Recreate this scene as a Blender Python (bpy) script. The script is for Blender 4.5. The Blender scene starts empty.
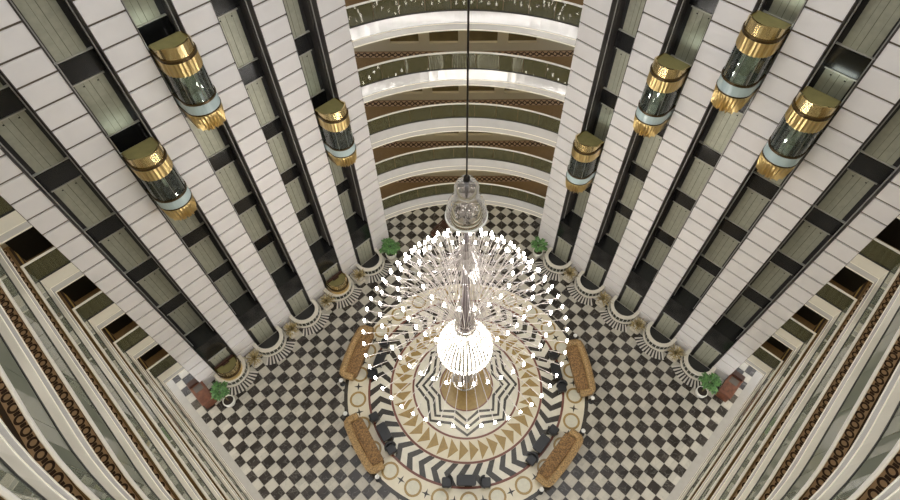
import bpy, bmesh, math, random
from mathutils import Matrix, Vector
random.seed(7)
S = 2 ** -.5
PI = math.pi
COL = bpy.context.scene.collection
SC = bpy.context.scene

# ------------------------------------------------------------------ camera, world, exposure
F_PX, TH, PPX, ROLL, YAW = 550.84, .6026, 465.0, .0073, .0221
CAM = Vector((-.42, -12.6, 33.24))
r0 = Vector((math.cos(YAW), -math.sin(YAW), 0)); h0 = Vector((math.sin(YAW), math.cos(YAW), 0))
fwd = h0 * math.sin(TH) + Vector((0, 0, -math.cos(TH)))
up0 = h0 * math.cos(TH) + Vector((0, 0, math.sin(TH)))
right = r0 * math.cos(ROLL) + up0 * math.sin(ROLL)
upv = up0 * math.cos(ROLL) - r0 * math.sin(ROLL)
cd = bpy.data.cameras.new('camera'); cd.sensor_width = 36; cd.lens = F_PX / 900 * 36
cd.shift_x = -(PPX - 450) / 900; cd.clip_end = 300; cd.clip_start = .05
cam = bpy.data.objects.new('camera', cd); COL.objects.link(cam)
cam.matrix_world = Matrix(((right.x, upv.x, -fwd.x, CAM.x), (right.y, upv.y, -fwd.y, CAM.y), (right.z, upv.z, -fwd.z, CAM.z), (0, 0, 0, 1)))
SC.camera = cam
def project(p):
    d = Vector(p) - CAM; z = d.dot(fwd)
    if z <= .1: return (-1e4, -1e4, .1)
    return (PPX + F_PX * d.dot(right) / z, 250 - F_PX * d.dot(upv) / z, z)

w = bpy.data.worlds.new('atrium_sky'); SC.world = w; w.use_nodes = True
w.node_tree.nodes['Background'].inputs[0].default_value = (.97, .98, 1, 1)
w.node_tree.nodes['Background'].inputs[1].default_value = 2.1
SC.view_settings.view_transform = 'Standard'; SC.view_settings.look = 'None'
SC.view_settings.gamma = 1; SC.view_settings.use_curve_mapping = False
SC.view_settings.exposure = 0.0

# ------------------------------------------------------------------ materials
MATS = {}
def lin(c): return tuple((v / 255 / 12.92 if v / 255 <= .04045 else ((v / 255 + .055) / 1.055) ** 2.4) for v in c) + (1,)
def mat(name, rgb, rough=.5, metal=0, var=0, vscale=3, emit=0, bump=0, bscale=20, rgb2=None):
    m = bpy.data.materials.new(name); m.use_nodes = True; nt = m.node_tree; b = nt.nodes['Principled BSDF']
    c = lin(rgb); b.inputs['Base Color'].default_value = c
    b.inputs['Roughness'].default_value = rough; b.inputs['Metallic'].default_value = metal
    if var or rgb2:
        g = nt.nodes.new('ShaderNodeNewGeometry'); n = nt.nodes.new('ShaderNodeTexNoise')
        n.inputs['Scale'].default_value = vscale; n.inputs['Detail'].default_value = 4
        nt.links.new(g.outputs['Position'], n.inputs['Vector'])
        r = nt.nodes.new('ShaderNodeValToRGB'); r.color_ramp.elements[0].position = .3; r.color_ramp.elements[1].position = .7
        c2 = lin(rgb2) if rgb2 else c
        r.color_ramp.elements[0].color = tuple(v * (1 - var) for v in c[:3]) + (1,)
        r.color_ramp.elements[1].color = tuple(min(1, v * (1 + var)) for v in c2[:3]) + (1,)
        nt.links.new(n.outputs[0], r.inputs[0]); nt.links.new(r.outputs[0], b.inputs['Base Color'])
    if bump:
        g = nt.nodes.new('ShaderNodeNewGeometry'); n = nt.nodes.new('ShaderNodeTexNoise'); n.inputs['Scale'].default_value = bscale
        bp = nt.nodes.new('ShaderNodeBump'); bp.inputs['Strength'].default_value = bump; bp.inputs['Distance'].default_value = .02
        nt.links.new(g.outputs['Position'], n.inputs['Vector']); nt.links.new(n.outputs[0], bp.inputs['Height']); nt.links.new(bp.outputs[0], b.inputs['Normal'])
    if emit:
        b.inputs['Emission Color'].default_value = c; b.inputs['Emission Strength'].default_value = emit
    MATS[name] = m; return m
def glass(name, tint, refl_rough=.02, refl=(1, 1, 1), ior=1.5, body=None, amt=0):
    m = bpy.data.materials.new(name); m.use_nodes = True; nt = m.node_tree; nt.nodes.clear()
    o = nt.nodes.new('ShaderNodeOutputMaterial'); t = nt.nodes.new('ShaderNodeBsdfTransparent'); g = nt.nodes.new('ShaderNodeBsdfGlossy')
    f = nt.nodes.new('ShaderNodeFresnel'); f.inputs[0].default_value = ior; x = nt.nodes.new('ShaderNodeMixShader')
    t.inputs[0].default_value = lin(tint); g.inputs[0].default_value = tuple(refl) + (1,); g.inputs['Roughness'].default_value = refl_rough
    if body:
        d = nt.nodes.new('ShaderNodeBsdfDiffuse'); d.inputs[0].default_value = lin(body); x0 = nt.nodes.new('ShaderNodeMixShader'); x0.inputs[0].default_value = amt
        nt.links.new(t.outputs[0], x0.inputs[1]); nt.links.new(d.outputs[0], x0.inputs[2]); t = x0
    nt.links.new(f.outputs[0], x.inputs[0]); nt.links.new(t.outputs[0], x.inputs[1]); nt.links.new(g.outputs[0], x.inputs[2]); nt.links.new(x.outputs[0], o.inputs[0])
    MATS[name] = m; return m
def marble(name, base, vein, rough, vein_amt, tilevar):
    """polished stone: per-tile tone (cells of the 0.6 m lattice turned 45 degrees) and thin veins"""
    m = bpy.data.materials.new(name); m.use_nodes = True; nt = m.node_tree; b = nt.nodes['Principled BSDF']; N = nt.nodes.new; L = nt.links.new
    g = N('ShaderNodeNewGeometry'); mp = N('ShaderNodeMapping'); mp.inputs['Rotation'].default_value = (0, 0, PI / 4); mp.inputs['Scale'].default_value = (1, 1, 0)
    L(g.outputs['Position'], mp.inputs[0])
    dv = N('ShaderNodeVectorMath'); dv.operation = 'ADD'; dv.inputs[1].default_value = (OFFX, OFFY, 0); L(mp.outputs[0], dv.inputs[0])
    sc_ = N('ShaderNodeVectorMath'); sc_.operation = 'SCALE'; sc_.inputs['Scale'].default_value = 1 / .6; L(dv.outputs[0], sc_.inputs[0])
    fl = N('ShaderNodeVectorMath'); fl.operation = 'FLOOR'; L(sc_.outputs[0], fl.inputs[0])
    wn = N('ShaderNodeTexWhiteNoise'); wn.noise_dimensions = '2D'; L(fl.outputs[0], wn.inputs['Vector'])
    mr = N('ShaderNodeMapRange'); mr.inputs['To Min'].default_value = 1 - tilevar; mr.inputs['To Max'].default_value = 1 + tilevar; L(wn.outputs['Value'], mr.inputs['Value'])
    # veins: shifted per tile
    ad = N('ShaderNodeVectorMath'); ad.operation = 'MULTIPLY_ADD'; ad.inputs[1].default_value = (7, 7, 7); L(wn.outputs['Color'], ad.inputs[0]); L(g.outputs['Position'], ad.inputs[2])
    nz = N('ShaderNodeTexNoise'); nz.inputs['Scale'].default_value = 1.7; nz.inputs['Detail'].default_value = 3; nz.inputs['Distortion'].default_value = .6; L(ad.outputs[0], nz.inputs['Vector'])
    sb = N('ShaderNodeMath'); sb.operation = 'SUBTRACT'; sb.inputs[1].default_value = .5; L(nz.outputs[0], sb.inputs[0])
    ab = N('ShaderNodeMath'); ab.operation = 'ABSOLUTE'; L(sb.outputs[0], ab.inputs[0])
    rp = N('ShaderNodeValToRGB'); rp.color_ramp.elements[0].position = .004; rp.color_ramp.elements[0].color = (vein_amt,) * 3 + (1,); rp.color_ramp.elements[1].position = .02; rp.color_ramp.elements[1].color = (0, 0, 0, 1); L(ab.outputs[0], rp.inputs[0])
    hs = N('ShaderNodeVectorMath'); hs.operation = 'SCALE'; hs.inputs[0].default_value = lin(base)[:3]; L(mr.outputs[0], hs.inputs['Scale'])
    mx = N('ShaderNodeMix'); mx.data_type = 'RGBA'; L(rp.outputs[0], mx.inputs[0]); L(hs.outputs[0], mx.inputs[6]); mx.inputs[7].default_value = lin(vein)
    L(mx.outputs[2], b.inputs['Base Color']); b.inputs['Roughness'].default_value = rough
    MATS[name] = m; return m
OFFX, OFFY = .2, .1
marble('tile_dark', (54, 49, 45), (140, 136, 128), .22, .32, .35)
marble('tile_light', (186, 181, 168), (150, 146, 136), .25, .35, .1)
mat('border_grey', (160, 156, 148), .3, var=.05)
mat('grout', (120, 115, 105), .7)
mat('panel_white', (228, 224, 223), .38, var=.03, vscale=1.2)
mat('joint_dark', (104, 94, 80), .8)
mat('shaft_black', (42, 41, 41), .35, var=.15, vscale=2)
mat('spandrel_black', (26, 26, 27), .18)
mat('jamb_metal', (80, 75, 74), .4, .4)
mat('door_olive', (178, 178, 160), .42, .35, var=.08, vscale=5)
mat('door_seam', (112, 112, 98), .6)
mat('guide_metal', (165, 163, 160), .4, .4)
mat('steel', (190, 190, 185), .3, .9)
mat('sill_pale', (196, 194, 184), .4, .3)
mat('cream_fascia', (230, 224, 208), .12, var=.02)
mat('fascia_polished', (214, 213, 212), .12, .2, var=.04, vscale=2, bump=.15, bscale=3)
mat('cream_wall', (205, 196, 172), .6)
mat('lip_bright', (250, 244, 226), .3)
mat('groove_grey', (200, 196, 190), .15)
mat('rail_cream', (222, 218, 208), .35)
mat('seam_dark', (38, 36, 30), .6)
glass('rail_glass', (176, 188, 160), .02, body=(192, 196, 174), amt=.48, ior=1.36)
glass('rail_glass_olive', (176, 176, 138), .03, body=(122, 119, 90), amt=.4, ior=1.24)
mat('carpet_brown', (118, 94, 62), .95, var=.12, vscale=14)
mat('carpet_dark', (50, 38, 28), .95)
mat('void_black', (22, 20, 18), .6)
mat('niche_olive', (112, 98, 66), .6, var=.15, vscale=2)
mat('slab_white', (205, 200, 188), .7)
mat('gold', (222, 196, 138), .28, 1.0, bump=.25, bscale=30)
mat('gold_smooth', (226, 204, 150), .2, 1.0)
mat('dish_olive', (140, 132, 84), .5, .3, var=.1, vscale=4)
mat('ring_brown', (74, 58, 32), .3, .6)
glass('car_glass', (206, 214, 208), .02, body=(150, 160, 152), amt=.14)
mat('band_blue', (186, 204, 206), .12)
mat('car_inside', (150, 150, 142), .5)
mat('cap_white', (222, 216, 202), .35)
mat('drum_dark', (58, 60, 52), .1, var=.4, vscale=4)
mat('stripe_dark', (46, 42, 38), .3)
mat('stripe_light', (210, 205, 195), .3)
mat('gravel', (196, 188, 172), .9, var=.2, vscale=9, bump=.8, bscale=15)
mat('med_cream', (222, 214, 192), .2, var=.04)
mat('med_white', (222, 218, 204), .2, var=.05)
mat('med_gold', (160, 134, 82), .25, var=.12, vscale=6)
mat('med_black', (58, 54, 48), .22, var=.2, vscale=6)
mat('med_red', (112, 62, 46), .3)
mat('med_pale', (212, 208, 190), .25, var=.06, vscale=6)
mat('sofa_gold', (118, 94, 62), .55, var=.4, vscale=14, rgb2=(172, 140, 92), bump=.4, bscale=25)
mat('sofa_seat', (88, 64, 40), .7, var=.45, vscale=14, rgb2=(150, 116, 74))
mat('leather_black', (30, 30, 32), .3)
mat('wood_red', (92, 54, 40), .35, var=.2, vscale=5, rgb2=(112, 68, 48))
mat('wood_dark', (60, 34, 24), .4)
mat('mat_grey', (90, 84, 78), .5)
mat('leaf', (50, 92, 44), .5, var=.4, vscale=8, rgb2=(92, 136, 72))
mat('leaf_dry', (122, 108, 62), .7, var=.35, vscale=9, rgb2=(186, 168, 124))
mat('stem', (96, 84, 52), .8)
mat('soil', (52, 44, 36), .9)
mat('pot_white', (228, 226, 216), .3)
mat('chrome', (205, 203, 200), .14, 1.0)
mat('rod_dark', (52, 48, 44), .4, .7)
mat('bulb', (255, 250, 244), .3, emit=46)
mat('crystal', (214, 208, 206), .12, .35)
glass('clear_glass', (226, 224, 222), .05, ior=1.4, body=(196, 190, 190), amt=.15)
mat('column_plum', (92, 80, 84), .45, .2)
mat('arm_pale', (208, 200, 194), .3)
mat('strand_dark', (120, 114, 104), .3, .5)
mat('lamp_core', (60, 57, 50), .4)
mat('lamp_strand', (255, 250, 238), .3, emit=9)
mat('fill_cabin', (240, 250, 244), .5, emit=9)  # glow of the panel added to lighten the car interiors
mat('fill_warm', (255, 236, 200), .5, emit=7)  # glow of the strips added to brighten the gallery corridors
mat('white_ceramic', (235, 235, 232), .25)

def chain_material():
    m = bpy.data.materials.new('carpet_chain'); m.use_nodes = True; nt = m.node_tree; b = nt.nodes['Principled BSDF']; N = nt.nodes.new; L = nt.links.new
    uv = N('ShaderNodeUVMap'); uv.uv_map = 'UVMap'; sp = N('ShaderNodeSeparateXYZ'); L(uv.outputs[0], sp.inputs[0])
    def mth(op, a, b_=None):
        n = N('ShaderNodeMath'); n.operation = op
        for i, v in enumerate((a, b_)):
            if v is None: continue
            if isinstance(v, (int, float)): n.inputs[i].default_value = v
            else: L(v, n.inputs[i])
        return n.outputs[0]
    u = mth('SUBTRACT', mth('FRACT', sp.outputs[0]), .5); v = mth('SUBTRACT', sp.outputs[1], .5)
    d = mth('SQRT', mth('ADD', mth('POWER', mth('MULTIPLY', u, 2.6), 2), mth('POWER', mth('MULTIPLY', v, 2.3), 2)))
    ring = mth('LESS_THAN', mth('ABSOLUTE', mth('SUBTRACT', d, .74)), .21)
    dash = mth('MULTIPLY', mth('GREATER_THAN', mth('ABSOLUTE', u), .38), mth('LESS_THAN', mth('ABSOLUTE', v), .2))
    edge = mth('GREATER_THAN', mth('ABSOLUTE', v), .46)
    tot = mth('MAXIMUM', mth('MAXIMUM', ring, dash), edge)
    mx = N('ShaderNodeMix'); mx.data_type = 'RGBA'; L(tot, mx.inputs[0]); mx.inputs[6].default_value = lin((160, 134, 106)); mx.inputs[7].default_value = lin((44, 28, 20))
    L(mx.outputs[2], b.inputs['Base Color']); b.inputs['Roughness'].default_value = .95
    MATS['carpet_chain'] = m
chain_material()

# ------------------------------------------------------------------ mesh helpers
class MB:
    def __init__(s): s.v = []; s.f = []; s.uv = None
    def add(s, vs, fs):
        o = len(s.v); s.v += [tuple(v) for v in vs]; s.f += [tuple(i + o for i in f) for f in fs]; return s
    def box(s, a, b):
        x0, y0, z0 = a; x1, y1, z1 = b
        return s.add([(x0, y0, z0), (x1, y0, z0), (x1, y1, z0), (x0, y1, z0), (x0, y0, z1), (x1, y0, z1), (x1, y1, z1), (x0, y1, z1)],
                     [(3, 2, 1, 0), (4, 5, 6, 7), (0, 1, 5, 4), (1, 2, 6, 5), (2, 3, 7, 6), (3, 0, 4, 7)])
    def rbox(s, a, b, r=.05, n=3):
        """box with rounded vertical edges and a chamfered top"""
        x0, y0, z0 = a; x1, y1, z1 = b; pts = []
        for cx, cy, t0 in ((x1 - r, y1 - r, 0), (x0 + r, y1 - r, 1), (x0 + r, y0 + r, 2), (x1 - r, y0 + r, 3)):
            for i in range(n + 1):
                t = (t0 + i / n) * PI / 2; pts.append((cx + r * math.cos(t), cy + r * math.sin(t), math.cos(t), math.sin(t)))
        k = min(r * .5, (z1 - z0) * .4)
        loops = [[(x, y, z0) for x, y, c, q in pts], [(x, y, z1 - k) for x, y, c, q in pts], [(x - c * k * .4, y - q * k * .4, z1 - k * .25) for x, y, c, q in pts], [(x - c * k, y - q * k, z1) for x, y, c, q in pts]]
        return s.loft(loops, True, True, True)
    def loft(s, loops, closed=True, cap0=False, cap1=False):
        n = len(loops[0]); o = len(s.v)
        for l in loops: s.v += [tuple(p) for p in l]
        for j in range(len(loops) - 1):
            for i in range(n if closed else n - 1):
                k = (i + 1) % n; s.f.append((o + j * n + i, o + j * n + k, o + (j + 1) * n + k, o + (j + 1) * n + i))
        if cap0: s.f.append(tuple(o + i for i in reversed(range(n))))
        if cap1: s.f.append(tuple(o + (len(loops) - 1) * n + i for i in range(n)))
        return s
    def lathe(s, prof, n=24, c=(0, 0), cap0=False, cap1=False):
        return s.loft([[(c[0] + r * math.cos(2 * PI * i / n), c[1] + r * math.sin(2 * PI * i / n), z) for i in range(n)] for r, z in prof], True, cap0, cap1)
    def tube(s, pts, r, n=6):
        pts = [Vector(p) for p in pts]; loops = []
        rr = r if isinstance(r, (list, tuple)) else [r] * len(pts)
        for i, p in enumerate(pts):
            d = (pts[min(i + 1, len(pts) - 1)] - pts[max(i - 1, 0)]).normalized()
            a = d.orthogonal().normalized() if abs(d.z) < .99 else Vector((1, 0, 0)); b = d.cross(a).normalized(); a = b.cross(d)
            loops.append([p + (a * math.cos(2 * PI * k / n) + b * math.sin(2 * PI * k / n)) * rr[i] for k in range(n)])
        return s.loft(loops, True, True, True)
    def poly(s, pts, z0, z1):
        n = len(pts); return s.loft([[(x, y, z0) for x, y in pts], [(x, y, z1) for x, y in pts]], True, True, True)
    def octa(s, p, r, h):
        x, y, z = p
        return s.add([(x + r, y, z), (x, y + r, z), (x - r, y, z), (x, y - r, z), (x, y, z + h), (x, y, z - h)],
                     [(0, 1, 4), (1, 2, 4), (2, 3, 4), (3, 0, 4), (1, 0, 5), (2, 1, 5), (3, 2, 5), (0, 3, 5)])
    def mesh(s, name, m, smooth=False, fix=False):
        me = bpy.data.meshes.new(name); me.from_pydata(s.v, [], s.f)
        if s.uv:
            l = me.uv_layers.new(name='UVMap')
            for i, lp in enumerate(me.loops): l.data[i].uv = s.uv[lp.vertex_index]
        if fix:
            bm = bmesh.new(); bm.from_mesh(me); bmesh.ops.recalc_face_normals(bm, faces=bm.faces); bm.to_mesh(me); bm.free()
        if smooth:
            for p in me.polygons: p.use_smooth = True
        me.materials.append(MATS[m]); return me
def obj(name, me, parent=None, loc=(0, 0, 0), rz=0, label=None, kind=None):
    o = bpy.data.objects.new(name, me); COL.objects.link(o); o.location = loc; o.rotation_euler = (0, 0, rz)
    if parent: o.parent = parent
    if label: o['label'] = label
    if kind: o['kind'] = kind
    return o
def tag(o, label, cat, group=None, kind=None):
    o['label'] = label; o['category'] = cat
    if group: o['group'] = group
    if kind: o['kind'] = kind
    return o
def thing(name, label, cat, loc=(0, 0, 0), rz=0, group=None, kind=None):
    return tag(obj(name, None, None, loc, rz), label, cat, group, kind)
def copy_tree(o, parent=None):
    c = o.copy(); COL.objects.link(c); c.parent = parent
    for ch in list(o.children): copy_tree(ch, c)
    return c
ORD = ['ground', 'first', 'second', 'third', 'fourth', 'fifth', 'sixth', 'seventh', 'eighth', 'ninth', 'tenth']

FL = [0, 3.96] + [3.96 + 3.43 * k for k in range(1, 9)]          # floor levels 0..9
WALL_P = 11.6                                                      # wall plane distance from the centre
SHAFTS = [1.7, -1.15, -4.0, -6.85, -9.7]                          # shaft centres along the wall, from the back gallery
HW = .75
END_B, END_F = 3.93, -11.5
def W(side, a, p):                                                 # wall coordinates -> plan
    return (side * (a - p) * S, (a + p) * S)

# ------------------------------------------------------------------ floor
floor_pts = [(-24, 0), (0, -20), (24, 0), (9, 17), (-9, 17)]
fl = obj('floor', MB().poly(floor_pts, -.3, -.02).mesh('floor', 'grout'))
tag(fl, 'polished lobby floor of black and white checkered marble with a round medallion', 'floor', kind='structure')
PITCH = .8485; X0 = .3475; Y0 = -.226
def in_floor(x, y):
    a1, p1 = (x + y) * S, (-x + y) * S
    a2, p2 = (-x + y) * S, (x + y) * S
    if y > 15.0 or abs(x) > 19.5: return False
    if p1 > 11.75 and x < -5.6 and a1 > -11.6: return False
    if p2 > 11.75 and x > 5.6 and a2 > -11.6: return False
    if max(p1, p2) > 14.5 and y < 8: return False
    if min(a1, a2) < -14.2: return False
    if y < -13: return False
    return math.hypot(x, y) > 7.05
tiles = []
for dark in (True, False):
    for i in range(-26, 27):
        for j in range(-26, 27):
            x = X0 + PITCH * i + (0 if dark else PITCH / 2); y = Y0 + PITCH * j + (0 if dark else PITCH / 2)
            if not in_floor(x, y): continue
            u, v, z = project((x, y, 0)); vis = 0 < u < 900 and 0 < v < 500
            a1, a2 = (x + y) * S, (-x + y) * S
            if vis and min(a1, a2) < -12.0: vis = False
            if vis and max((-x + y) * S, (x + y) * S) > 10: vis = False
            tiles.append((0 if vis else 1, z, x, y, dark))
tiles.sort()
TS = .6 / 2 - .006
tm = {d: MB().add([(-TS, -TS, -.02), (TS, -TS, -.02), (TS, TS, -.02), (-TS, TS, -.02), (-TS + .005, -TS + .005, 0), (TS - .005, -TS + .005, 0), (TS - .005, TS - .005, 0), (-TS + .005, TS - .005, 0)],
                  [(4, 5, 6, 7), (0, 1, 5, 4), (1, 2, 6, 5), (2, 3, 7, 6), (3, 0, 4, 7)]).mesh('tile', 'tile_dark' if d else 'tile_light') for d in (True, False)}
rest = {True: MB(), False: MB()}
for n, (h, z, x, y, d) in enumerate(tiles):
    if n < 300: obj('tile', tm[d], fl, (x, y, 0), PI / 4)
    else:
        q = (TS - .005) * 2 ** .5
        rest[d].add([(x + q, y, 0), (x, y + q, 0), (x - q, y, 0), (x, y - q, 0)], [(0, 1, 2, 3)])
for d in rest: obj('tile_field', rest[d].mesh('tile_field', 'tile_dark' if d else 'tile_light'), fl, kind='stuff', label=('black' if d else 'white') + ' marble tiles of the checkered floor')

# medallion
def annulus(r0_, r1_, z0, z1, n=96, a0=0, a1=2 * PI):
    m = MB(); full = abs(a1 - a0 - 2 * PI) < 1e-6; k = n if full else n + 1
    P = lambda r, z: [(r * math.cos(a0 + (a1 - a0) * i / n), r * math.sin(a0 + (a1 - a0) * i / n), z) for i in range(k)]
    return m.loft([P(r0_, z0), P(r0_, z1), P(r1_, z1), P(r1_, z0)], full)
med = obj('medallion', MB().lathe([(7.6, -.01), (7.6, .004), (.001, .004)], 96).mesh('medallion', 'med_cream'), fl, label='round cream stone medallion inlaid in the checkered floor')
def inlay(name, mb, m, rz=0, z=0): return obj(name, mb.mesh(name, m) if isinstance(mb, MB) else mb, med, (0, 0, z), rz)
inlay('border_ring', annulus(7.38, 7.6, .003, .008), 'med_black')
inlay('red_ring', annulus(5.98, 6.12, .003, .009), 'med_red')
inlay('red_ring', annulus(4.63, 4.76, .003, .009), 'med_red')
inlay('red_ring', annulus(3.25, 3.37, .003, .009), 'med_red')
inlay('white_band', annulus(4.75, 6.0, .003, .006), 'med_white')
inlay('white_band', annulus(1.65, 3.27, .003, .006), 'med_white')
inlay('gold_disc', MB().lathe([(1.6, .003), (1.6, .01), (.001, .01)], 48), 'med_gold')
inlay('red_ring', annulus(1.6, 1.68, .003, .012, 48), 'med_red')
tri = MB().poly([(3.42, -.17), (4.58, -.17), (4.0, .36)], .003, .008).mesh('gold_triangle', 'med_gold')
NT = 42
for i in range(NT): inlay('gold_triangle', tri, None, 2 * PI * i / NT)
da = 2 * PI / NT
def pol(r, t): return (r * math.cos(t), r * math.sin(t))
chev = MB().poly([pol(4.77, .0), pol(5.38, -da * .52), pol(5.99, 0), pol(5.99, da * .47), pol(5.38, -da * .05), pol(4.77, da * .47)], .005, .009).mesh('black_chevron', 'med_black')
for i in range(NT): inlay('black_chevron', chev, None, 2 * PI * (i + .3) / NT)
gr = MB(); 
gr.loft([[(r * math.cos(2 * PI * i / 20), r * math.sin(2 * PI * i / 20), z) for i in range(20)] for r, z in ((.38, .004), (.38, .01), (.51, .01), (.51, .004))], True)
grm = gr.mesh('gold_ring', 'med_gold'); gdm = MB().lathe([(.4, .003), (.4, .007), (.001, .007)], 20).mesh('pale_disc', 'med_pale')
st = []
for i in range(8):
    t = i * PI / 4; r = .28 if i % 2 == 0 else .075; st.append((r * math.cos(t), r * math.sin(t)))
stm = MB().poly(st, .003, .008).mesh('black_star', 'med_black')
for i in range(26):
    t = math.radians(-172.9) + 2 * PI * i / 26
    for me in (grm, gdm): obj(me.name.split('.')[0], me, med, (6.74 * math.cos(t), 6.74 * math.sin(t), 0), t)
    t += PI / 26; obj('black_star', stm, med, (6.74 * math.cos(t), 6.74 * math.sin(t), 0), t)
for k, (ro, ri) in enumerate(((3.2, 2.66), (2.78, 2.27), (2.36, 1.9))):
    P = []
    for dw in (0, .17):
        P.append([pol((ro if i % 2 == 0 else ri) - dw, i * PI / 8) for i in range(16)])
    m = MB(); m.loft([[(x, y, .004) for x, y in P[0]], [(x, y, .009) for x, y in P[0]], [(x, y, .009) for x, y in P[1]], [(x, y, .004) for x, y in P[1]]])
    inlay('star_line', m, 'med_black')

# ------------------------------------------------------------------ the two elevator walls
ZTOP = 36.3
RZ = {1: PI / 4, -1: -PI / 4}
PH = .903; JZ0 = 8.87 - 9 * PH            # a joint lies at z = 8.87
door_n = [0]
leaf_me = MB().box((-.005, 0, 0), (.535, .05, 2.42)).mesh('door_leaf', 'door_olive')
seam_me = MB().box((-.012, -.004, 0), (.012, .01, 2.42)).mesh('door_seam', 'door_seam')
groove_me = MB().box((-.006, -.003, .05), (.006, .01, 2.38)).mesh('leaf_groove', 'door_seam')
sill_me = MB().box((-.72, -.05, -.035), (.72, .06, .0)).mesh('door_sill', 'sill_pale')
head_me = MB().box((-.6, -.04, 2.42), (.6, .06, 2.47)).mesh('door_head', 'sill_pale')
mark_me = MB().box((-.03, -.01, 2.22), (.03, .01, 2.27)).mesh('door_roller', 'void_black')
strips = []
edges = [END_B] + [v for c in SHAFTS for v in (c + HW, c - HW)] + [END_F]
for i in range(0, len(edges), 2): strips.append((edges[i + 1], edges[i]))
panel_cache = {}
def panel(wd, ht):
    k = (round(wd, 3), round(ht, 3))
    if k not in panel_cache:
        b = .012; x, z = wd / 2, ht
        panel_cache[k] = MB().add([(-x, 0, 0), (x, 0, 0), (x, 0, z), (-x, 0, z), (-x + b, -.07, b), (x - b, -.07, b), (x - b, -.07, z - b), (-x + b, -.07, z - b)],
                                  [(4, 5, 6, 7), (0, 1, 5, 4), (1, 2, 6, 5), (2, 3, 7, 6), (3, 0, 4, 7)]).mesh('panel', 'panel_white')
    return panel_cache[k]
for side, nm in ((1, 'left'), (-1, 'right')):
    bk = MB()
    for a0, a1 in strips:
        u0, u1 = sorted((side * a0, side * a1)); bk.box((u0, WALL_P + .07, -.3), (u1, WALL_P + 1.9, ZTOP))
    bk.box((min(side * END_B, side * END_F), WALL_P + 1.3, -.3), (max(side * END_B, side * END_F), WALL_P + 1.9, ZTOP))
    wl = obj('wall_' + nm, bk.mesh('wall_' + nm, 'joint_dark'), None, (0, 0, 0), RZ[side])
    tag(wl, 'tall wall of white panels with five recessed black elevator shafts', 'wall', 'elevator walls of the atrium', 'structure')
    for a0, a1 in strips:
        z = JZ0 - PH * math.ceil(JZ0 / PH)
        while z < ZTOP - .1:
            zb = max(z + .042, 0); zt = min(z + PH - .042, ZTOP)
            if zt - zb > .15:
                o = obj('panel', panel(a1 - a0 - .02, zt - zb), wl, (side * (a0 + a1) / 2, WALL_P + .07 + random.uniform(0, .006), zb))
            z += PH
    for si, c in enumerate(SHAFTS):
        u = side * c
        lin_ = MB()
        for e in (-1, 1): lin_.box((u + e * (HW + .01) - .012, WALL_P - .02, 0), (u + e * (HW + .01) + .012, WALL_P + 1.3, ZTOP))
        obj('shaft_jamb', lin_.mesh('shaft_jamb', 'jamb_metal'), wl)
        obj('shaft_back', MB().box((u - HW, WALL_P + 1.26, 0), (u + HW, WALL_P + 1.3, ZTOP)).mesh('shaft_back', 'shaft_black'), wl)
        for e in (-1, 1):
            obj('guide_rail', MB().box((u + e * .67 - .02, WALL_P + .28, 0), (u + e * .67 + .02, WALL_P + .33, ZTOP)).mesh('guide_rail', 'guide_metal'), wl)
            obj('guide_rail', MB().box((u + e * .70 - .012, WALL_P + .62, 0), (u + e * .70 + .012, WALL_P + .65, ZTOP)).mesh('guide_rail', 'jamb_metal'), wl)
        for k in range(0, 9):
            zf = FL[k]; nxt = FL[k + 1]
            pf_ = WALL_P + (1.14 if k else -.02); hd = 2.52 if k else 2.25
            obj('spandrel', MB().box((u - HW + .02, pf_, zf + hd), (u + HW - .02, WALL_P + 1.26, nxt - .06)).mesh('spandrel', 'spandrel_black'), wl)
            if k == 0: obj('door_surround', MB().box((u - HW + .02, WALL_P + .03, 0), (u + HW - .02, WALL_P + 1.26, hd)).mesh('door_surround', 'shaft_black'), wl)
            door_n[0] += 1
            x, y = W(side, c, WALL_P + (1.2 if k else -.03))
            dr = thing('door_%d' % door_n[0], 'grey-green elevator doors, %s %s, %s shaft from the back galleries' % (ORD[k], 'floor' if k == 0 else 'upper level', ORD[si + 1]), 'elevator door', (x, y, zf), RZ[side], 'elevator landing doors', 'structure')
            if k == 0: dr.scale = (1, 1, .9)
            for e in (-1, 1):
                lf = obj('door_leaf', leaf_me, dr, (0 if e > 0 else -.535, 0, 0))
                for q in (.3,): obj('leaf_groove', groove_me, lf, (q, 0, 0))
                obj('door_roller', mark_me, lf, (.27, 0, 0))
            obj('door_seam', seam_me, dr); obj('door_sill', sill_me, dr); obj('door_head', head_me, dr)

# ------------------------------------------------------------------ galleries (front loop) and back gallery
P0 = 11.66; A0 = -12.79; RC = 12.988; CY = .28
def loop_path(e, start_a=END_F, ext=0.0, ret=True):
    """plan polyline offset by e towards the atrium; with the corner return or a straight run past the corner"""
    half = []
    if ret: half += [W(1, start_a, P0 - e), W(1, A0 + e, P0 - e)]
    else: half += [W(1, A0 + e, P0 + ext)]
    for p in (9, 6, 3): half.append(W(1, A0 + e, p))
    R = RC - e; n = 15
    arc = [(R * math.cos(math.radians(225 + 90 * i / (2 * n))), CY + R * math.sin(math.radians(225 + 90 * i / (2 * n)))) for i in range(2 * n + 1)]
    return half + arc + [(-x, y) for x, y in reversed(half)]
ARC_R = 11.05; ARC_C = 1.35
def arc_path(e, half=29.6, n=24):
    R = ARC_R - e
    return [(R * math.sin(math.radians(t)), ARC_C + R * math.cos(math.radians(t))) for t in [-half + 2 * half * i / n for i in range(n + 1)]]
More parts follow.
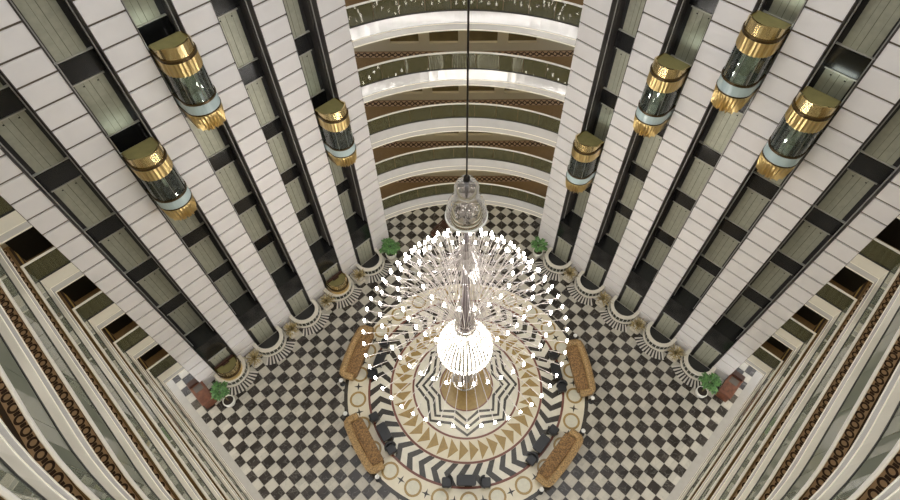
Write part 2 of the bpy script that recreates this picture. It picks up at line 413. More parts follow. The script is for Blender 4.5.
def sweep(path, prof, closed=True, **kw):
    loops = []
    for e, z in prof: loops.append([(x, y, z) for x, y in path(e, **kw)])
    m = MB(); n = len(loops[0]); pts = len(loops)
    L = [[loops[j][i] for j in range(pts)] for i in range(n)]
    return m.loft(L, closed, closed, closed)
def uv_strip(path, e0, e1, z, period, **kw):
    A, B = path(e0, **kw), path(e1, **kw); m = MB(); m.uv = []; d = 0
    # densify straight runs so that the print keeps its scale
    for i in range(len(A)):
        if i: d += math.hypot(A[i][0] - A[i - 1][0], A[i][1] - A[i - 1][1])
        m.v += [(A[i][0], A[i][1], z), (B[i][0], B[i][1], z)]; m.uv += [(d / period, 0), (d / period, 1)]
        if i: m.f.append((2 * i - 2, 2 * i, 2 * i + 1, 2 * i - 1))
    return m
UPPER = [(0, -.05), (.02, -.05), (.05, -.62), (-.1, -.62)]
LOWER = [(-.1, -.66), (.055, -.66), (.08, -.92), (-.1, -.92)]
def resample(pts, step):
    out = []; acc = 0
    for i in range(len(pts) - 1):
        a, b = pts[i], pts[i + 1]; L = math.hypot(b[0] - a[0], b[1] - a[1]); k = max(1, round(L / step)) if L > step * .6 else 1
        for j in range(k): out.append(((a[0] + (b[0] - a[0]) * j / k, a[1] + (b[1] - a[1]) * j / k), (a[0] + (b[0] - a[0]) * (j + 1) / k, a[1] + (b[1] - a[1]) * (j + 1) / k)))
    return out
def merge_arc(path):
    """polyline of pane corners: straight runs in ~1.6 m panes, arcs by every second point"""
    return path
def panes(parent, segs, z0, z1, off=.012, m='rail_glass'):
    for (a, b) in segs:
        dx, dy = b[0] - a[0], b[1] - a[1]; L = math.hypot(dx, dy); g = .012
        me = MB().box((g, -off, 0), (L - g, off, z1 - z0)).mesh('glass_pane', m)
        obj('glass_pane', me, parent, (a[0], a[1], z0), math.atan2(dy, dx))
def edge_parts(parent, path, z, kw={}, fm='cream_fascia', q=1.0):
    sw = lambda prof: sweep(path, [(e, z + h * (q if h < -.05 else 1)) for e, h in prof], **kw)
    obj('fascia', sw(UPPER).mesh('fascia', fm), parent)
    obj('fascia_lip', sw([(-.1, -.62), (.065, -.62), (.065, -.66), (-.1, -.66)]).mesh('fascia_lip', 'lip_bright'), parent)
    obj('lower_fascia', sw(LOWER).mesh('lower_fascia', 'groove_grey'), parent)
    obj('fascia_lip', sw([(-.1, -.92), (.095, -.92), (.095, -.98), (-.1, -.98)]).mesh('fascia_lip', 'lip_bright'), parent)
    obj('glass_shoe', sw([(-.04, -.05), (.03, -.05), (.03, .03), (-.04, .03)]).mesh('glass_shoe', 'seam_dark'), parent)
    obj('handrail', sw([(-.045, .98), (.045, .98), (.045, 1.02), (.025, 1.045), (-.025, 1.045), (-.045, 1.02)]).mesh('handrail', 'rail_cream'), parent)
DEPTH = 2.6
for k in range(1, 10):
    z = FL[k]
    g = thing('gallery', 'long gallery with cream fascia and green glass balustrade, %s level above the lobby' % ORD[k], 'balcony', (0, 0, 0), 0, 'galleries around the front of the atrium', 'structure')
    obj('floor_slab', sweep(loop_path, [(0, z - .02), (-DEPTH, z - .02), (-DEPTH, z - .35), (0, z - .35)]).mesh('floor_slab', 'slab_white'), g)
    obj('carpet', uv_strip(loop_path, 0, -DEPTH, z, 1).mesh('carpet', 'carpet_brown'), g)
    kw = dict(ret=False, ext=2.5)
    obj('carpet_border', uv_strip(loop_path, -.3, -.62, z + .006, .36, **kw).mesh('carpet_border', 'carpet_chain'), g, label='brown carpet border printed with a dark chain of ovals')
    obj('carpet_stripe', uv_strip(loop_path, -.62, -.72, z + .006, 1, **kw).mesh('carpet_stripe', 'carpet_dark'), g)
    obj('rear_wall', sweep(loop_path, [(-DEPTH, z), (-DEPTH - .15, z), (-DEPTH - .15, z + 3.08), (-DEPTH, z + 3.08)]).mesh('rear_wall', 'cream_wall'), g)
    for side in (1, -1):
        u0, u1 = sorted((side * (END_F - 1.25), side * END_F))
        for a_, b_, mm in ((-12.84, -12.78, 'carpet_dark'), (-12.90, -12.84, 'med_gold'), (-13.0, -12.90, 'carpet_dark')):
            q0, q1 = sorted((side * a_, side * b_)); obj('corner_stripe', MB().box((q0, 11.8, z), (q1, 14.1, z + .007)).mesh('corner_stripe', mm), g, rz=RZ[side])
        obj('dark_opening', MB().box((u0, 12.95, z), (u1, 13.03, z + 2.6)).mesh('dark_opening', 'void_black'), g, rz=RZ[side], label='dark opening in the corner, its shade painted as a black panel')  # black panel stands for the shade in the open corner
    obj('soffit_fill', sweep(loop_path, [(-1.25, z - .36), (-1.4, z - .36), (-1.4, z - .38), (-1.25, z - .38)]).mesh('soffit_fill', 'fill_warm'), g)  # glowing strip added under the slab to light the corridor
    edge_parts(g, loop_path, z)
    half = [W(1, END_F, P0), W(1, A0, P0)]; pth = loop_path(0)
    seg = resample([pth[1], pth[5]], 1.6); ret_ = resample([pth[0], pth[1]], 1.3); panes(g, ret_ + [((-b[0], b[1]), (-a[0], a[1])) for a, b in ret_], z + .03, z + .98, m='rail_glass_olive')
    arc = pth[5:36]; arcseg = [(arc[i], arc[i + 1]) for i in range(0, 30)]
    panes(g, seg + arcseg + [((-b[0], b[1]), (-a[0], a[1])) for a, b in reversed(seg)], z + .03, z + .98)

obj('border_strip', uv_strip(loop_path, .16, -.9, .006, 1, ret=False, ext=2.6).mesh('border_strip', 'border_grey'), fl, label='pale grey stone border along the foot of the galleries')
RWY = 13.92
NX = [-3.24, -1.08, 1.08, 3.24]
for k in range(1, 8):
    z = FL[k]
    g = thing('back_gallery', 'curved back gallery with white fascia and glass balustrade, %s level above the lobby' % ORD[k], 'balcony', (0, 0, 0), 0, 'curved galleries between the elevator walls', 'structure')
    A = arc_path(0)
    fp = A + [(A[-1][0] + 2.0, A[-1][1] + 2.0), (7.6, RWY + .4), (-7.6, RWY + .4), (A[0][0] - 2.0, A[0][1] + 2.0)]
    obj('floor_slab', MB().poly(fp, z - .35, z - .004).mesh('floor_slab', 'slab_white'), g)
    obj('carpet', MB().poly(fp, z - .004, z).mesh('carpet', 'carpet_brown'), g)
    m = MB(); m.v = [(-7.0, RWY - .58, z + .006), (7.0, RWY - .58, z + .006), (7.0, RWY - .06, z + .006), (-7.0, RWY - .06, z + .006)]; m.f = [(0, 1, 2, 3)]; m.uv = [(0, 0), (14 / .34, 0), (14 / .34, 1), (0, 1)]
    obj('carpet_border', m.mesh('carpet_border', 'carpet_chain'), g, label='brown carpet border printed with a dark chain of ovals')
    rw = MB(); x = -7.6
    for c in NX:
        rw.box((x, RWY, z), (c - .79, RWY + .25, z + 3.08)); rw.box((c - .79, RWY, z), (c + .79, RWY + .25, z + .5)); rw.box((c - .79, RWY, z + 2.3), (c + .79, RWY + .25, z + 3.08)); x = c + .79
    rw.box((x, RWY, z), (7.6, RWY + .25, z + 3.08))
    wo = obj('rear_wall', rw.mesh('rear_wall', 'cream_wall'), g)
    for c in NX: obj('wall_niche', MB().box((c - .79, RWY + .2, z + .5), (c + .79, RWY + .25, z + 2.3)).mesh('wall_niche', 'niche_olive'), wo)
    obj('soffit_fill', MB().box((-5.2, 13.3, z - .38), (5.2, 13.42, z - .355)).mesh('soffit_fill', 'fill_warm'), g)  # added glowing strip, brightens the back corridor
    edge_parts(g, arc_path, z, fm='fascia_polished', q=1.1)
    B = arc_path(0, n=9); panes(g, [(B[i], B[i + 1]) for i in range(9)], z + .03, z + .98, m='rail_glass_olive')
wb = obj('wall_back', MB().box((-9, 16.2, -.3), (9, 16.4, ZTOP)).mesh('wall_back', 'cream_wall')); tag(wb, 'plain cream wall behind the curved galleries', 'wall', kind='structure')

# ------------------------------------------------------------------ ceiling beams (carry the chandelier rod)
cl = MB()
for x in (-9, -3, 3, 9): cl.box((x - .2, -19, 36.3), (x + .2, 17, 36.9))
for y in (-8, 0, 8): cl.box((-17, y - .2, 36.3), (17, y + .2, 36.9))
tag(obj('ceiling', cl.mesh('ceiling', 'slab_white')), 'open grid of white roof beams over the atrium', 'ceiling', kind='structure')

# ------------------------------------------------------------------ elevator podiums and planting
def dshape(hw, pf, pb, n=16, fl_=0, amp=0):
    """D outline: straight sides at +-hw from p=pb to the front half circle whose apex is p=pf"""
    pc = pf + hw; pts = [(-hw, pb)]
    for i in range(n + 1):
        t = PI + PI * i / n; r = hw * (1 + (amp if fl_ and i % 2 else 0)); pts.append((r * math.cos(t), pc + r * math.sin(t)))
    return pts + [(hw, pb)]
def dband(outer, inner, z0, z1):
    """hollow D wall between an outer and an inner outline"""
    m = MB(); n = len(outer)
    return m.loft([[(x, y, z0) for x, y in outer], [(x, y, z1) for x, y in outer], [(x, y, z1) for x, y in inner], [(x, y, z0) for x, y in inner], [(x, y, z0) for x, y in outer]], False)
def dsolid(o, z0, z1): return MB().poly(o, z0, z1)
pod_parts = [('podium_base', dsolid(dshape(1.08, 10.22, 11.58), 0, .05).mesh('podium_base', 'cap_white')),
             ('podium_drum', dband(dshape(.96, 10.34, 11.58), dshape(.8, 10.5, 11.58), .05, .44).mesh('podium_drum', 'drum_dark')),
             ('cap_ring', dband(dshape(.99, 10.31, 11.58), dshape(.76, 10.54, 11.58), .44, .55).mesh('cap_ring', 'cap_white')),
             ('pit_floor', dsolid(dshape(.8, 10.5, 11.5), .07, .12).mesh('pit_floor', 'shaft_black'))]
posts = MB()
for i in range(1, 12):
    t = PI + PI * i / 12; c, q = math.cos(t), math.sin(t); posts.tube([(.975 * c, 11.3 + .975 * q, .05), (.975 * c, 11.3 + .975 * q, .44)], .025, 4)
pod_parts.append(('drum_posts', posts.mesh('drum_posts', 'sill_pale')))
sl, sd = MB(), MB()
NS = 21
for i in range(NS):
    t0, t1 = PI * 1.26 + PI * .48 * (i + .04) / NS, PI * 1.26 + PI * .48 * (i + .96) / NS
    q = [(r * math.cos(t), 11.3 + r * math.sin(t)) for r, t in ((1.12, t0), (1.66, t0), (1.66, t1), (1.12, t1))]
    (sd if i % 2 else sl).poly(q, .0, .012)
pod_parts += [('floor_stripes', sl.mesh('floor_stripes', 'stripe_light')), ('floor_stripes', sd.mesh('floor_stripes', 'stripe_dark'))]
for side in (1, -1):
    for si, c in enumerate(SHAFTS):
        x, y = (side * c * math.cos(RZ[side]), side * c * math.sin(RZ[side]))
        t = thing('elevator_podium', 'round white-capped podium under the %s elevator shaft from the curved back galleries' % ORD[si + 1], 'podium', (x, y, 0), RZ[side], 'podiums under the elevator shafts', 'structure')
        for nm, me in pod_parts: obj(nm, me, t, kind='stuff' if nm in ('floor_stripes', 'drum_posts') else None)

# ------------------------------------------------------------------ elevator cars
def car_parts(short=False):
    L = []
    PB = 11.5 if short else 11.75
    def add(n, mb, m, smooth=False): L.append((n, mb.mesh(n, m, smooth)))
    gl = 1.25
    add('roof_dish', dsolid(dshape(.60, 10.46, PB), -.36, -.32), 'dish_olive')
    oo, ii = dshape(.67, 10.40, PB), dshape(.60, 10.47, PB)
    ht = lambda y: -.34 + .34 * max(0, min(1, (11.25 - y) / .6)) ** .7
    add('roof_rim', MB().loft([[(x, y, -.5) for x, y in oo], [(x, y, ht(y)) for x, y in oo], [(x, y, ht(y)) for x, y in ii], [(x, y, -.5) for x, y in ii]], False), 'gold_smooth')
    add('dark_ring', dband(dshape(.72, 10.35, PB), dshape(.58, 10.47, PB), -.61, -.5), 'ring_brown')
    add('upper_band', dband(dshape(.70, 10.37, PB, 28, 1, -.035), dshape(.6, 10.47, PB, 28), -1.2, -.61), 'gold')
    if short:
        add('trim_ring', dband(dshape(.72, 10.40, 11.5), dshape(.6, 10.52, 11.5), -1.33, -1.2), 'ring_brown')
        add('cross_beam', MB().box((-.6, 11.32, -.34), (.6, 11.44, -.12)).box((-.2, 11.2, -.34), (.25, 11.32, -.2)), 'wood_dark')
        return L
    add('glass_wall', dband(dshape(.68, 10.39, 11.7), dshape(.665, 10.405, 11.7), -1.2 - gl, -1.2), 'car_glass')
    z = -1.2 - gl
    for i in (2, 4, 6):
        t = PI + PI * i / 8; add('glass_mullion', MB().tube([(.675 * math.cos(t), 11.07 + .675 * math.sin(t), z), (.675 * math.cos(t), 11.07 + .675 * math.sin(t), -1.2)], .012, 4), 'steel')
    add('trim_ring', dband(dshape(.715, 10.355, 11.75), dshape(.6, 10.47, 11.75), z - .09, z), 'ring_brown')
    add('blue_band', dband(dshape(.70, 10.37, 11.75), dshape(.6, 10.47, 11.75), z - .55, z - .09), 'band_blue')
    add('cabin_floor', dsolid(dshape(.64, 10.43, 11.75), z - .5, z - .42), 'car_inside')
    add('cabin_back', MB().box((-.66, 11.7, z - .5), (.66, 11.76, -.61)), 'car_inside')
    add('cabin_door', MB().box((-.42, 11.67, z - .42), (.42, 11.7, -1.1)), 'door_olive')
    add('cabin_fill_panel', dsolid(dshape(.45, 10.62, 11.6), -.75, -.7), 'fill_cabin')  # unseen glowing panel, added to lighten the cabin
    if not short:
        add('trim_ring', dband(dshape(.715, 10.355, 11.75), dshape(.6, 10.47, 11.75), z - .61, z - .55), 'ring_brown')
        m = MB(); outs = []
        for q, (hw, zz, amp) in enumerate(((.68, z - .61, 0), (.70, z - .75, -.05), (.67, z - 1.0, -.09), (.64, z - 1.25, -.14), (.6, z - 1.45, -.2), (.5, z - 1.5, -.2))):
            d = dshape(hw, 11.07 - hw, 11.7, 28, 1, amp)
            outs.append([(x, y, zz - (.05 * math.sin(i * 1.7) if q > 3 else 0)) for i, (x, y) in enumerate(d)])
        m.loft(outs, True, False, True); add('fluted_skirt', m, 'gold')
        add('skirt_plate', dsolid(dshape(.62, 10.45, 11.7), z - .66, z - .61), 'ring_brown')
    return L
tall, low = car_parts(), car_parts(True)
CARS = [(1, 3, 17.85, tall, 'gold and glass elevator car halfway up the wall, second shaft from the parked car'),
        (1, 2, 21.25, tall, 'gold and glass elevator car high in the middle shaft, pale door below its skirt'),
        (1, 0, 14.7, tall, 'gold and glass elevator car with pale greenish cabin beside the curved back galleries'),
        (1, 4, 1.55, low, 'elevator car parked at the lobby, only its olive roof showing, near the brown desk'),
        (1, 1, 1.55, low, 'elevator car parked at the lobby, fourth podium from the brown desk'),
        (-1, 0, 12.3, tall, 'lowest hanging gold and glass elevator car, in the shaft next to the curved galleries'),
        (-1, 1, 18.7, tall, 'gold and glass elevator car in the second shaft from the curved galleries'),
        (-1, 2, 21.95, tall, 'topmost gold and glass elevator car with pale blue band, middle shaft'),
        (-1, 3, 20.15, tall, 'large gold and glass elevator car, second shaft from the white potted palm')]
for side, si, zt, parts, label in CARS:
    u = side * SHAFTS[si]
    t = thing('elevator_car', label, 'elevator car', (u * math.cos(RZ[side]), u * math.sin(RZ[side]), zt), RZ[side], 'glass elevator cars')
    for nm, me in parts: obj(nm, me, t)

# ------------------------------------------------------------------ planting beds with dried arrangements between the podiums
def leaf_blade(m, base, az, el, L, wd, droop, n=4):
    d = Vector((math.cos(az) * math.cos(el), math.sin(az) * math.cos(el), math.sin(el))); sd_ = Vector((-math.sin(az), math.cos(az), 0)); lo = []
    for i in range(n + 1):
        t = i / n; p = Vector(base) + d * L * t - Vector((0, 0, droop * L * t * t)); q = wd * math.sin(PI * (.12 + .85 * t))
        lo.append((p - sd_ * q, p + sd_ * q + Vector((0, 0, .004))))
    o = len(m.v)
    for a, b in lo: m.v += [tuple(a), tuple(b)]
    for i in range(n): m.f.append((o + 2 * i, o + 2 * i + 1, o + 2 * i + 3, o + 2 * i + 2))
bed_me = MB()
bed_me.rbox((-.33, 10.35, 0), (.33, 11.5, .2), .14)
bed_m = bed_me.mesh('gravel_bed', 'gravel')
urn_m = MB().lathe([(.13, .22), (.16, .26), (.1, .34), (.2, .5), (.27, .66), (.25, .72), (.2, .7), (.001, .66)], 16, (0, 10.62)).mesh('urn', 'cap_white', True)
BEDS = [(SHAFTS[i] + SHAFTS[i + 1]) / 2 for i in range(4)]
for vi in range(4):
    fo = MB()
    rnd = random.Random(vi)
    for i in range(95): leaf_blade(fo, (0, 10.62, .62), rnd.uniform(0, 2 * PI), rnd.uniform(.3, 1.5), rnd.uniform(.35, .85), rnd.uniform(.02, .05), rnd.uniform(0, .5))
    dry = fo.mesh('foliage', 'leaf_dry')
    for side in (1, -1):
        u = side * BEDS[vi]
        t = thing('dried_arrangement', 'dried brown foliage in pale urn between the %s and %s podium from the back' % (ORD[vi + 1], ORD[vi + 2]), 'plant arrangement', (u * math.cos(RZ[side]), u * math.sin(RZ[side]), 0), RZ[side], 'arrangements between the podiums')
        obj('gravel_bed', bed_m, t); obj('urn', urn_m, t); obj('foliage', dry, t, label='dry olive and rust coloured leaves', kind='stuff')

# ------------------------------------------------------------------ green palms
frond_m = []
for vi in range(4):
    f = MB(); rnd = random.Random(20 + vi); L = 1.15
    leaf_blade(f, (0, 0, 0), 0, .9, L, .016, .55, 6)
    for i in range(2, 10):
        t = i / 10; p = Vector((math.cos(.9) * L * t, 0, math.sin(.9) * L * t - .55 * L * t * t))
        for e in (-1, 1): leaf_blade(f, p, e * .8, .2, .42 * (1.1 - t * .6), .035, .5, 3)
    frond_m.append(f.mesh('frond', 'leaf'))
pot_m = MB().lathe([(.001, 0), (.3, 0), (.38, .2), (.42, .5), (.40, .62), (.36, .62), (.34, .52)], 24).mesh('pot', 'pot_white', True)
soil_m = MB().lathe([(.36, .5), (.36, .54), (.001, .56)], 16).mesh('soil', 'soil')
def palm(x, y, label, n, sc=1.0, leanx=0, leany=0):
    t = thing('potted_palm', label, 'potted plant', (x, y, 0), 0, 'potted palms'); t.scale = (sc, sc, sc)
    obj('pot', pot_m, t); obj('soil', soil_m, t); obj('trunk', MB().tube([(0, 0, .5), (leanx * .4, leany * .4, .95), (leanx, leany, 1.25)], [.05, .04, .03], 6).mesh('trunk', 'stem'), t)
    for i in range(n):
        o = obj('frond', frond_m[i % 4], t, (leanx, leany, 1.2), 2 * PI * i * .381); s_ = random.uniform(.7, 1.05); o.scale = (s_, s_, s_ * random.uniform(.8, 1.2)); o.rotation_euler = (0, random.uniform(-.3, .5), 2 * PI * i * .381)
palm(-14.45, -.95, 'green palm in a white pot beside the brown desk and the parked elevator car', 18, .85, -.45, .35)
palm(14.5, -.8, 'green palm in a white pot beside the brown desk and an empty podium', 18, .85, .45, .4)
palm(-5.25, 9.75, 'bushy green palm at the wall end beside the curved galleries', 22, .95)
palm(5.35, 9.75, 'thin green palm at the wall end beside the curved galleries', 12, .9)

# ------------------------------------------------------------------ seating on the medallion
def sofa(x, y, ang, label, seat='sofa_seat'):
    """sofa facing the medallion centre; local +y is the back, length along x"""
    t = thing('sofa', label, 'sofa', (x, y, 0), ang, 'gold patterned sofas around the medallion')
    L = 1.75
    outer, inner = [], []
    # U-shaped back with rounded corners, slightly bowed
    for i in range(25):
        q = i / 24
        if q < .15: px, py, nx, ny = -L, -.35 + q / .15 * .55, -1, 0
        elif q < .25:
            a = PI - (q - .15) / .1 * PI / 2; px, py, nx, ny = -L + .3 + .3 * math.cos(a), .2 + .3 * math.sin(a), math.cos(a), math.sin(a)
        elif q <= .75: px = -L + .3 + (q - .25) / .5 * (2 * L - .6); py, nx, ny = .5 + .08 * math.sin((q - .25) / .5 * PI), 0, 1
        elif q < .85:
            a = PI / 2 - (q - .75) / .1 * PI / 2; px, py, nx, ny = L - .3 + .3 * math.cos(a), .2 + .3 * math.sin(a), math.cos(a), math.sin(a)
        else: px, py, nx, ny = L, .2 - (q - .85) / .15 * .55, 1, 0
        h = .62 + .16 * math.sin(PI * q)
        sec = [(.04, .12), (.1, h * .6), (.12, h - .1), (.05, h), (-.14, h + .03), (-.28, h - .06), (-.3, h * .7), (-.26, .3), (-.2, .12)]
        outer.append([(px + nx * e, py + ny * e, zz) for e, zz in sec])
    m = MB(); m.loft(outer, True, True, True); obj('backrest', m.mesh('backrest', 'sofa_gold', True), t)
    obj('seat', MB().rbox((-L + .2, -.48, .12), (L - .2, .36, .44), .14).mesh('seat', seat), t)
    obj('seat_cushion', MB().rbox((-L + .3, -.5, .44), (L - .3, .26, .54), .16).mesh('seat_cushion', 'sofa_seat'), t)
    for sx in (-1, 1):
        for sy in (-.36, .36): obj('leg', MB().box((sx * (L - .3) - .04, sy - .04, 0), (sx * (L - .3) + .04, sy + .04, .12)).mesh('leg', 'wood_dark'), t)
def table(x, y, ang, label):
    t = thing('coffee_table', label, 'coffee table', (x, y, 0), ang, 'black coffee tables around the medallion')
    obj('table_top', MB().rbox((-.55, -.3, .38), (.55, .3, .44), .12).mesh('table_top', 'leather_black'), t)
    obj('lower_shelf', MB().rbox((-.45, -.22, .14), (.45, .22, .18), .1).mesh('lower_shelf', 'leather_black'), t)
    for sx in (-1, 1):
        for sy in (-1, 1): obj('leg', MB().tube([(sx * .42, sy * .2, 0), (sx * .42, sy * .2, .38)], .03).mesh('leg', 'leather_black'), t)
def armchair(x, y, ang, label):
    t = thing('armchair', label, 'chair', (x, y, 0), ang, 'black leather chairs around the medallion')
    obj('seat', MB().rbox((-.27, -.27, .2), (.27, .27, .44), .08).mesh('seat', 'leather_black'), t)
    m = MB(); lo = []
    for i in range(11):
        a = PI * i / 10; c, q = math.cos(a), math.sin(a); h = .58 + .2 * q
        lo.append([(.3 * c, .05 + .27 * q, .2), (.36 * c, .05 + .33 * q, h * .8), (.36 * c, .05 + .33 * q, h), (.28 * c, .05 + .25 * q, h), (.27 * c, .05 + .24 * q, .3)])
    m.loft(lo, True, True, True); obj('backrest', m.mesh('backrest', 'leather_black', True), t)
    for sx in (-.22, .22):
        for sy in (-.22, .22): obj('leg', MB().tube([(sx, sy, 0), (sx, sy, .2)], .025).mesh('leg', 'steel'), t)
def ashtray(x, y, label):
    t = thing('ashtray_stand', label, 'ashtray', (x, y, 0), 0, 'ashtray stands beside the sofas')
    obj('base', MB().lathe([(.17, 0), (.17, .03), (.05, .06)], 16, cap0=True).mesh('base', 'leather_black'), t)
    obj('post', MB().tube([(0, 0, .05), (0, 0, .55)], .05, 8).mesh('post', 'chrome'), t)
    obj('bowl', MB().lathe([(.04, .53), (.1, .57), (.13, .64), (.11, .63), (.07, .58), (.001, .58)], 16).mesh('bowl', 'white_ceramic', True), t)
def group_at(deg, R=7.05, sofa_label=None, tab=None, ch1=None, ch2=None, ash=None, half=.0):
    a = math.radians(deg); ca, sa = math.cos(a), math.sin(a); rz = a - PI / 2
    if sofa_label: sofa(R * ca, R * sa, rz, sofa_label)
    tx, ty = -sa, ca
    if tab: table(5.72 * ca, 5.72 * sa, rz, tab)
    if ch1: armchair(5.82 * ca + 1.1 * tx, 5.82 * sa + 1.1 * ty, rz + PI / 2 + PI, ch1)
    if ch2: armchair(5.82 * ca - 1.1 * tx, 5.82 * sa - 1.1 * ty, rz + PI / 2, ch2)
    if ash:
        for e, l in zip((2.1, -2.1), ash): ashtray((R + .25) * ca + e * tx, (R + .25) * sa + e * ty, l)
group_at(211, 6.95, 'speckled gold sofa with bright trim, beside three black pieces in a row', 'black coffee table in front of the speckled gold sofa with bright trim', 'small black chair beside the star inlay, near the standing ashtray', 'black chair between coffee table and gold inlay ring, by sofa end', ('white ashtray stand on the checkered tiles beside a sofa arm', 'white ashtray stand by a sofa arm and the black border line'))
group_at(-41, 6.95, 'honey gold sofa with diagonal seat, over the black and gold ring border', 'black coffee table with grey sheen by the honey gold sofa', 'black chair touching the red ring beside the honey gold sofa', 'black chair on the chevrons beside the honey gold sofa', ('white ashtray stand at the end of the honey gold sofa', 'small white ashtray stand where sofa meets black border'))
group_at(7, 7.2, 'long tan sofa standing straight beside the chandelier rim', 'black coffee table under the chandelier rim by the tan sofa', 'black chair half under the chandelier lamps by the tan sofa', 'black chair on the red ring by the tan sofa', ('white ashtray stand behind the tan sofa', 'white ashtray stand below the tan sofa'))
group_at(163, 7.2, 'dark brown sofa half hidden under the chandelier rim', 'black coffee table beside the dark brown sofa', 'black chair by the foot of the dark brown sofa', 'black chair under the chandelier beside the dark brown sofa', ('white ashtray stand below the dark brown sofa', 'white ashtray stand above the dark brown sofa'))
group_at(-91, 7.05, None, 'black coffee table at the front of the medallion, between two black chairs', 'black chair at the front of the medallion beside the table', 'black chair at the front of the medallion beside the table')

# ------------------------------------------------------------------ desks
def desk(x, y, rz, label):
    t = thing('writing_desk', label, 'desk', (x, y, 0), rz, 'brown desks by the elevator walls'); t.scale = (.9, .9, 1)
    obj('desk_top', MB().rbox((-1.0, -.45, .72), (1.0, .45, .77), .03).mesh('desk_top', 'wood_red'), t)
    for e in (-1, 1):
        p = obj('pedestal', MB().box((e * .72 - .24, -.4, 0), (e * .72 + .24, .4, .72)).mesh('pedestal', 'wood_red'), t)
        for q in range(3):
            d = obj('drawer', MB().box((e * .72 - .21, .4, .06 + q * .22), (e * .72 + .21, .42, .26 + q * .22)).mesh('drawer', 'wood_dark'), p)
    obj('modesty_panel', MB().box((-.5, -.38, .15), (.5, -.35, .72)).mesh('modesty_panel', 'wood_red'), t)
    obj('upper_shelf', MB().rbox((.62, -.4, .77), (1.0, .4, .98), .04).mesh('upper_shelf', 'wood_dark'), t)
    obj('blotter', MB().box((.05, -.28, .77), (.55, .28, .78)).mesh('blotter', 'mat_grey'), t, label='grey desk pad')
desk(-16.15, -.45, math.radians(135), 'reddish brown desk with dark end shelf by the palm and the parked elevator car')
desk(16.3, -.5, math.radians(45), 'reddish brown desk by the palm and the empty podium')

# brown slatted bench on the back floor, in place of a brown object not identified
t = thing('slatted_standin', 'dark red-brown slatted bench for an unidentified object on the checkered floor behind the chandelier', 'standin', (-1.75, 12.0, 0), .9)
for i in range(5): obj('slat', MB().box((-.8, -.32 + i * .14, .4), (.8, -.22 + i * .14, .44)).mesh('slat', 'wood_dark'), t)
for e in (-.65, .65): obj('leg', MB().box((e - .05, -.3, 0), (e + .05, .32, .4)).mesh('leg', 'wood_red'), t)

# ------------------------------------------------------------------ chandelier
CX = -.1
ch = thing('chandelier', 'huge crystal chandelier of rising arms with white bulbs above a glowing crystal globe', 'chandelier', (CX, 0, 0))
obj('hanging_rod', MB().tube([(0, 0, 19.2), (0, 0, 36.4)], .03, 8).mesh('hanging_rod', 'rod_dark'), ch)
obj('rod_collar', MB().lathe([(.001, 19.35), (.1, 19.3), (.13, 19.1), (.06, 18.9), (.09, 18.6), (.04, 18.3), (.04, 16.4)], 16).mesh('rod_collar', 'rod_dark', True), ch)
bell = obj('glass_bell', MB().lathe([(.1, 19.15), (.32, 19.05), (.44, 18.8), (.43, 18.5), (.42, 18.35), (.55, 18.15), (.7, 17.8), (.76, 17.45), (.77, 17.2)], 32).mesh('glass_bell', 'clear_glass', True), ch, label='clear glass double bell on the rod')
obj('bell_rim', annulus(.75, .8, 17.16, 17.22, 32).mesh('bell_rim', 'white_ceramic'), bell)
cry = MB()
rnd = random.Random(3)
for i in range(320):
    t = rnd.uniform(0, 2 * PI); zz = rnd.uniform(17.1, 18.2); r = rnd.uniform(.1, .62) * (1.0 - (zz - 17.1) * .35); cry.octa((r * math.cos(t), r * math.sin(t), zz), .028, .07)
obj('bell_crystals', cry.mesh('bell_crystals', 'crystal'), bell, kind='stuff')
obj('column', MB().lathe([(.05, 16.6), (.1, 16.2), (.08, 15.4), (.14, 14.2), (.12, 13.2), (.18, 12.2), (.17, 11.2), (.24, 10.6), (.24, 9.2), (.3, 8.6), (.34, 8.2), (.2, 8.0)], 16).mesh('column', 'column_plum', True), ch)
TIERS = [(2.0, 13.5, 20, 8.6), (3.0, 12.25, 36, 8.4), (4.0, 10.5, 42, 8.1), (5.1, 8.2, 50, 7.8)]
bulb_m = MB().lathe([(.001, -.02), (.04, 0), (.058, .09), (.05, .19), (.001, .27)], 8).mesh('bulb', 'bulb', True)
cup_m = MB().lathe([(.03, -.1), (.09, -.03), (.1, 0), (.001, -.01)], 8).mesh('bulb_cup', 'chrome', True)
drops = MB()
for ti, (R, zt, n, zs) in enumerate(TIERS):
    pts = []
    for i in range(9):
        q = i / 8; r = .3 + (R - .3) * q; zz = zs + (zt - zs) * (1 - (1 - q) ** 2.0) - .25 * math.sin(PI * q); pts.append((r, 0, zz))
    pts[-1] = (R, 0, zt - .08)
    arm_m = MB().tube(pts, .018, 4).mesh('arm', 'arm_pale')
    for k in range(n):
        t = 2 * PI * (k + (.5, .5, 0, .5)[ti]) / n
        a = obj('arm', arm_m, ch, (0, 0, 0), t)
        b = obj('bulb', bulb_m, a, (R, 0, zt)); obj('bulb_cup', cup_m, a, (R, 0, zt))
        for j in range(3, 9):
            p = pts[j]; rr = p[0] + rnd.uniform(-.1, .1); L = rnd.uniform(.06, .16)
            drops.octa((rr * math.cos(t), rr * math.sin(t), p[2] - L - .03), .026, L)
obj('crystal_drops', drops.mesh('crystal_drops', 'crystal'), ch, kind='stuff')
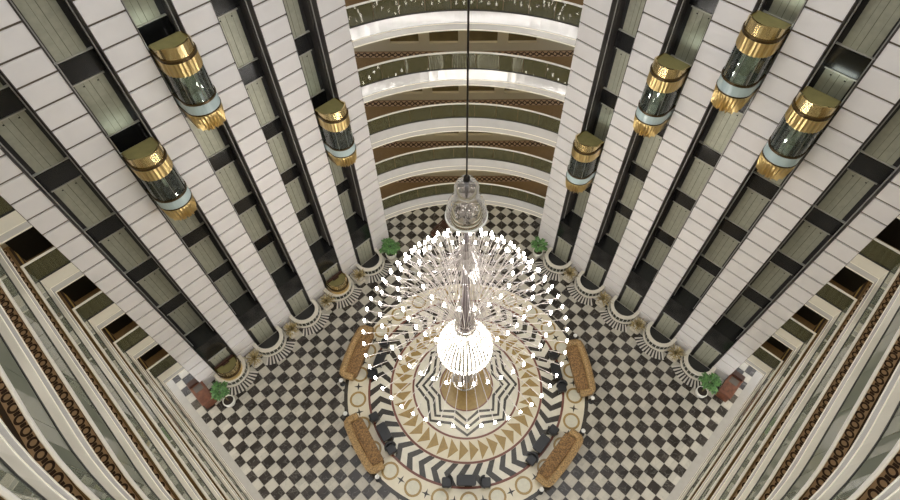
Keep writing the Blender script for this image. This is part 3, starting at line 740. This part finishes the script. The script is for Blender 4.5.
# draped strands from the column top to the tiers
dr = MB()
for ti, (R, zt, n, zs) in enumerate(TIERS[:3]):
    for k in range(n):
        t = 2 * PI * (k + .25) / n; p = []
        for i in range(8):
            q = i / 7; r = .15 + (R - .15) * q; zz = 15.6 - ti * .6 + (zt - 15.6 + ti * .6) * q - 1.1 * math.sin(PI * q); p.append((r * math.cos(t), r * math.sin(t), zz))
        dr.tube(p, .011, 3)
        for i in range(1, 7): dr.octa((p[i][0], p[i][1], p[i][2]), .03, .05)
obj('crystal_strands', dr.mesh('crystal_strands', 'crystal'), ch, kind='stuff')
globe = obj('glowing_globe', MB().lathe([(.001, 6.75), (.6, 6.7), (1.1, 6.45), (1.34, 6.0), (1.38, 5.5), (1.22, 5.0), (.9, 4.6), (.5, 4.45), (.001, 4.4)], 32).mesh('glowing_globe', 'lamp_core', True), ch, label='glowing white crystal globe')
obj('globe_cup', MB().lathe([(.3, 6.8), (.5, 7.0), (.56, 8.2), (.5, 8.2), (.36, 7.6), (.001, 7.5)], 20).mesh('globe_cup', 'strand_dark', True), globe)
gs = MB()
for k in range(40):
    t = 2 * PI * k / 40; prof = [(.45, 8.2), (.75, 7.6), (1.18, 6.8), (1.43, 6.05), (1.46, 5.5), (1.3, 4.95), (.92, 4.5), (.7, 4.3)]
    gs.tube([(r * math.cos(t), r * math.sin(t), z) for r, z in prof], [.012, .022, .036, .046, .048, .044, .034, .026], 5)
obj('globe_strands', gs.mesh('globe_strands', 'lamp_strand'), globe, kind='stuff')
ta = MB()
for ring, nn in ((.72, 30), (.55, 22), (.35, 14)):
    for k in range(nn):
        t = 2 * PI * (k + rnd.random() * .5) / nn
        zz = 4.4
        zb = 1.0 + .7 * (.72 - ring)
        while zz > zb: ta.octa((ring * math.cos(t), ring * math.sin(t), zz - .12), .035, .12); zz -= .26
obj('crystal_tassel', ta.mesh('crystal_tassel', 'crystal'), ch, kind='stuff')
obj('tassel_core', MB().lathe([(.001, 4.5), (.3, 4.4), (.26, 2), (.3, 1.0), (.001, .9)], 16).mesh('tassel_core', 'rod_dark', True), ch)
obj('tassel_ring', annulus(.66, .76, .86, .98, 32).mesh('tassel_ring', 'chrome'), ch)
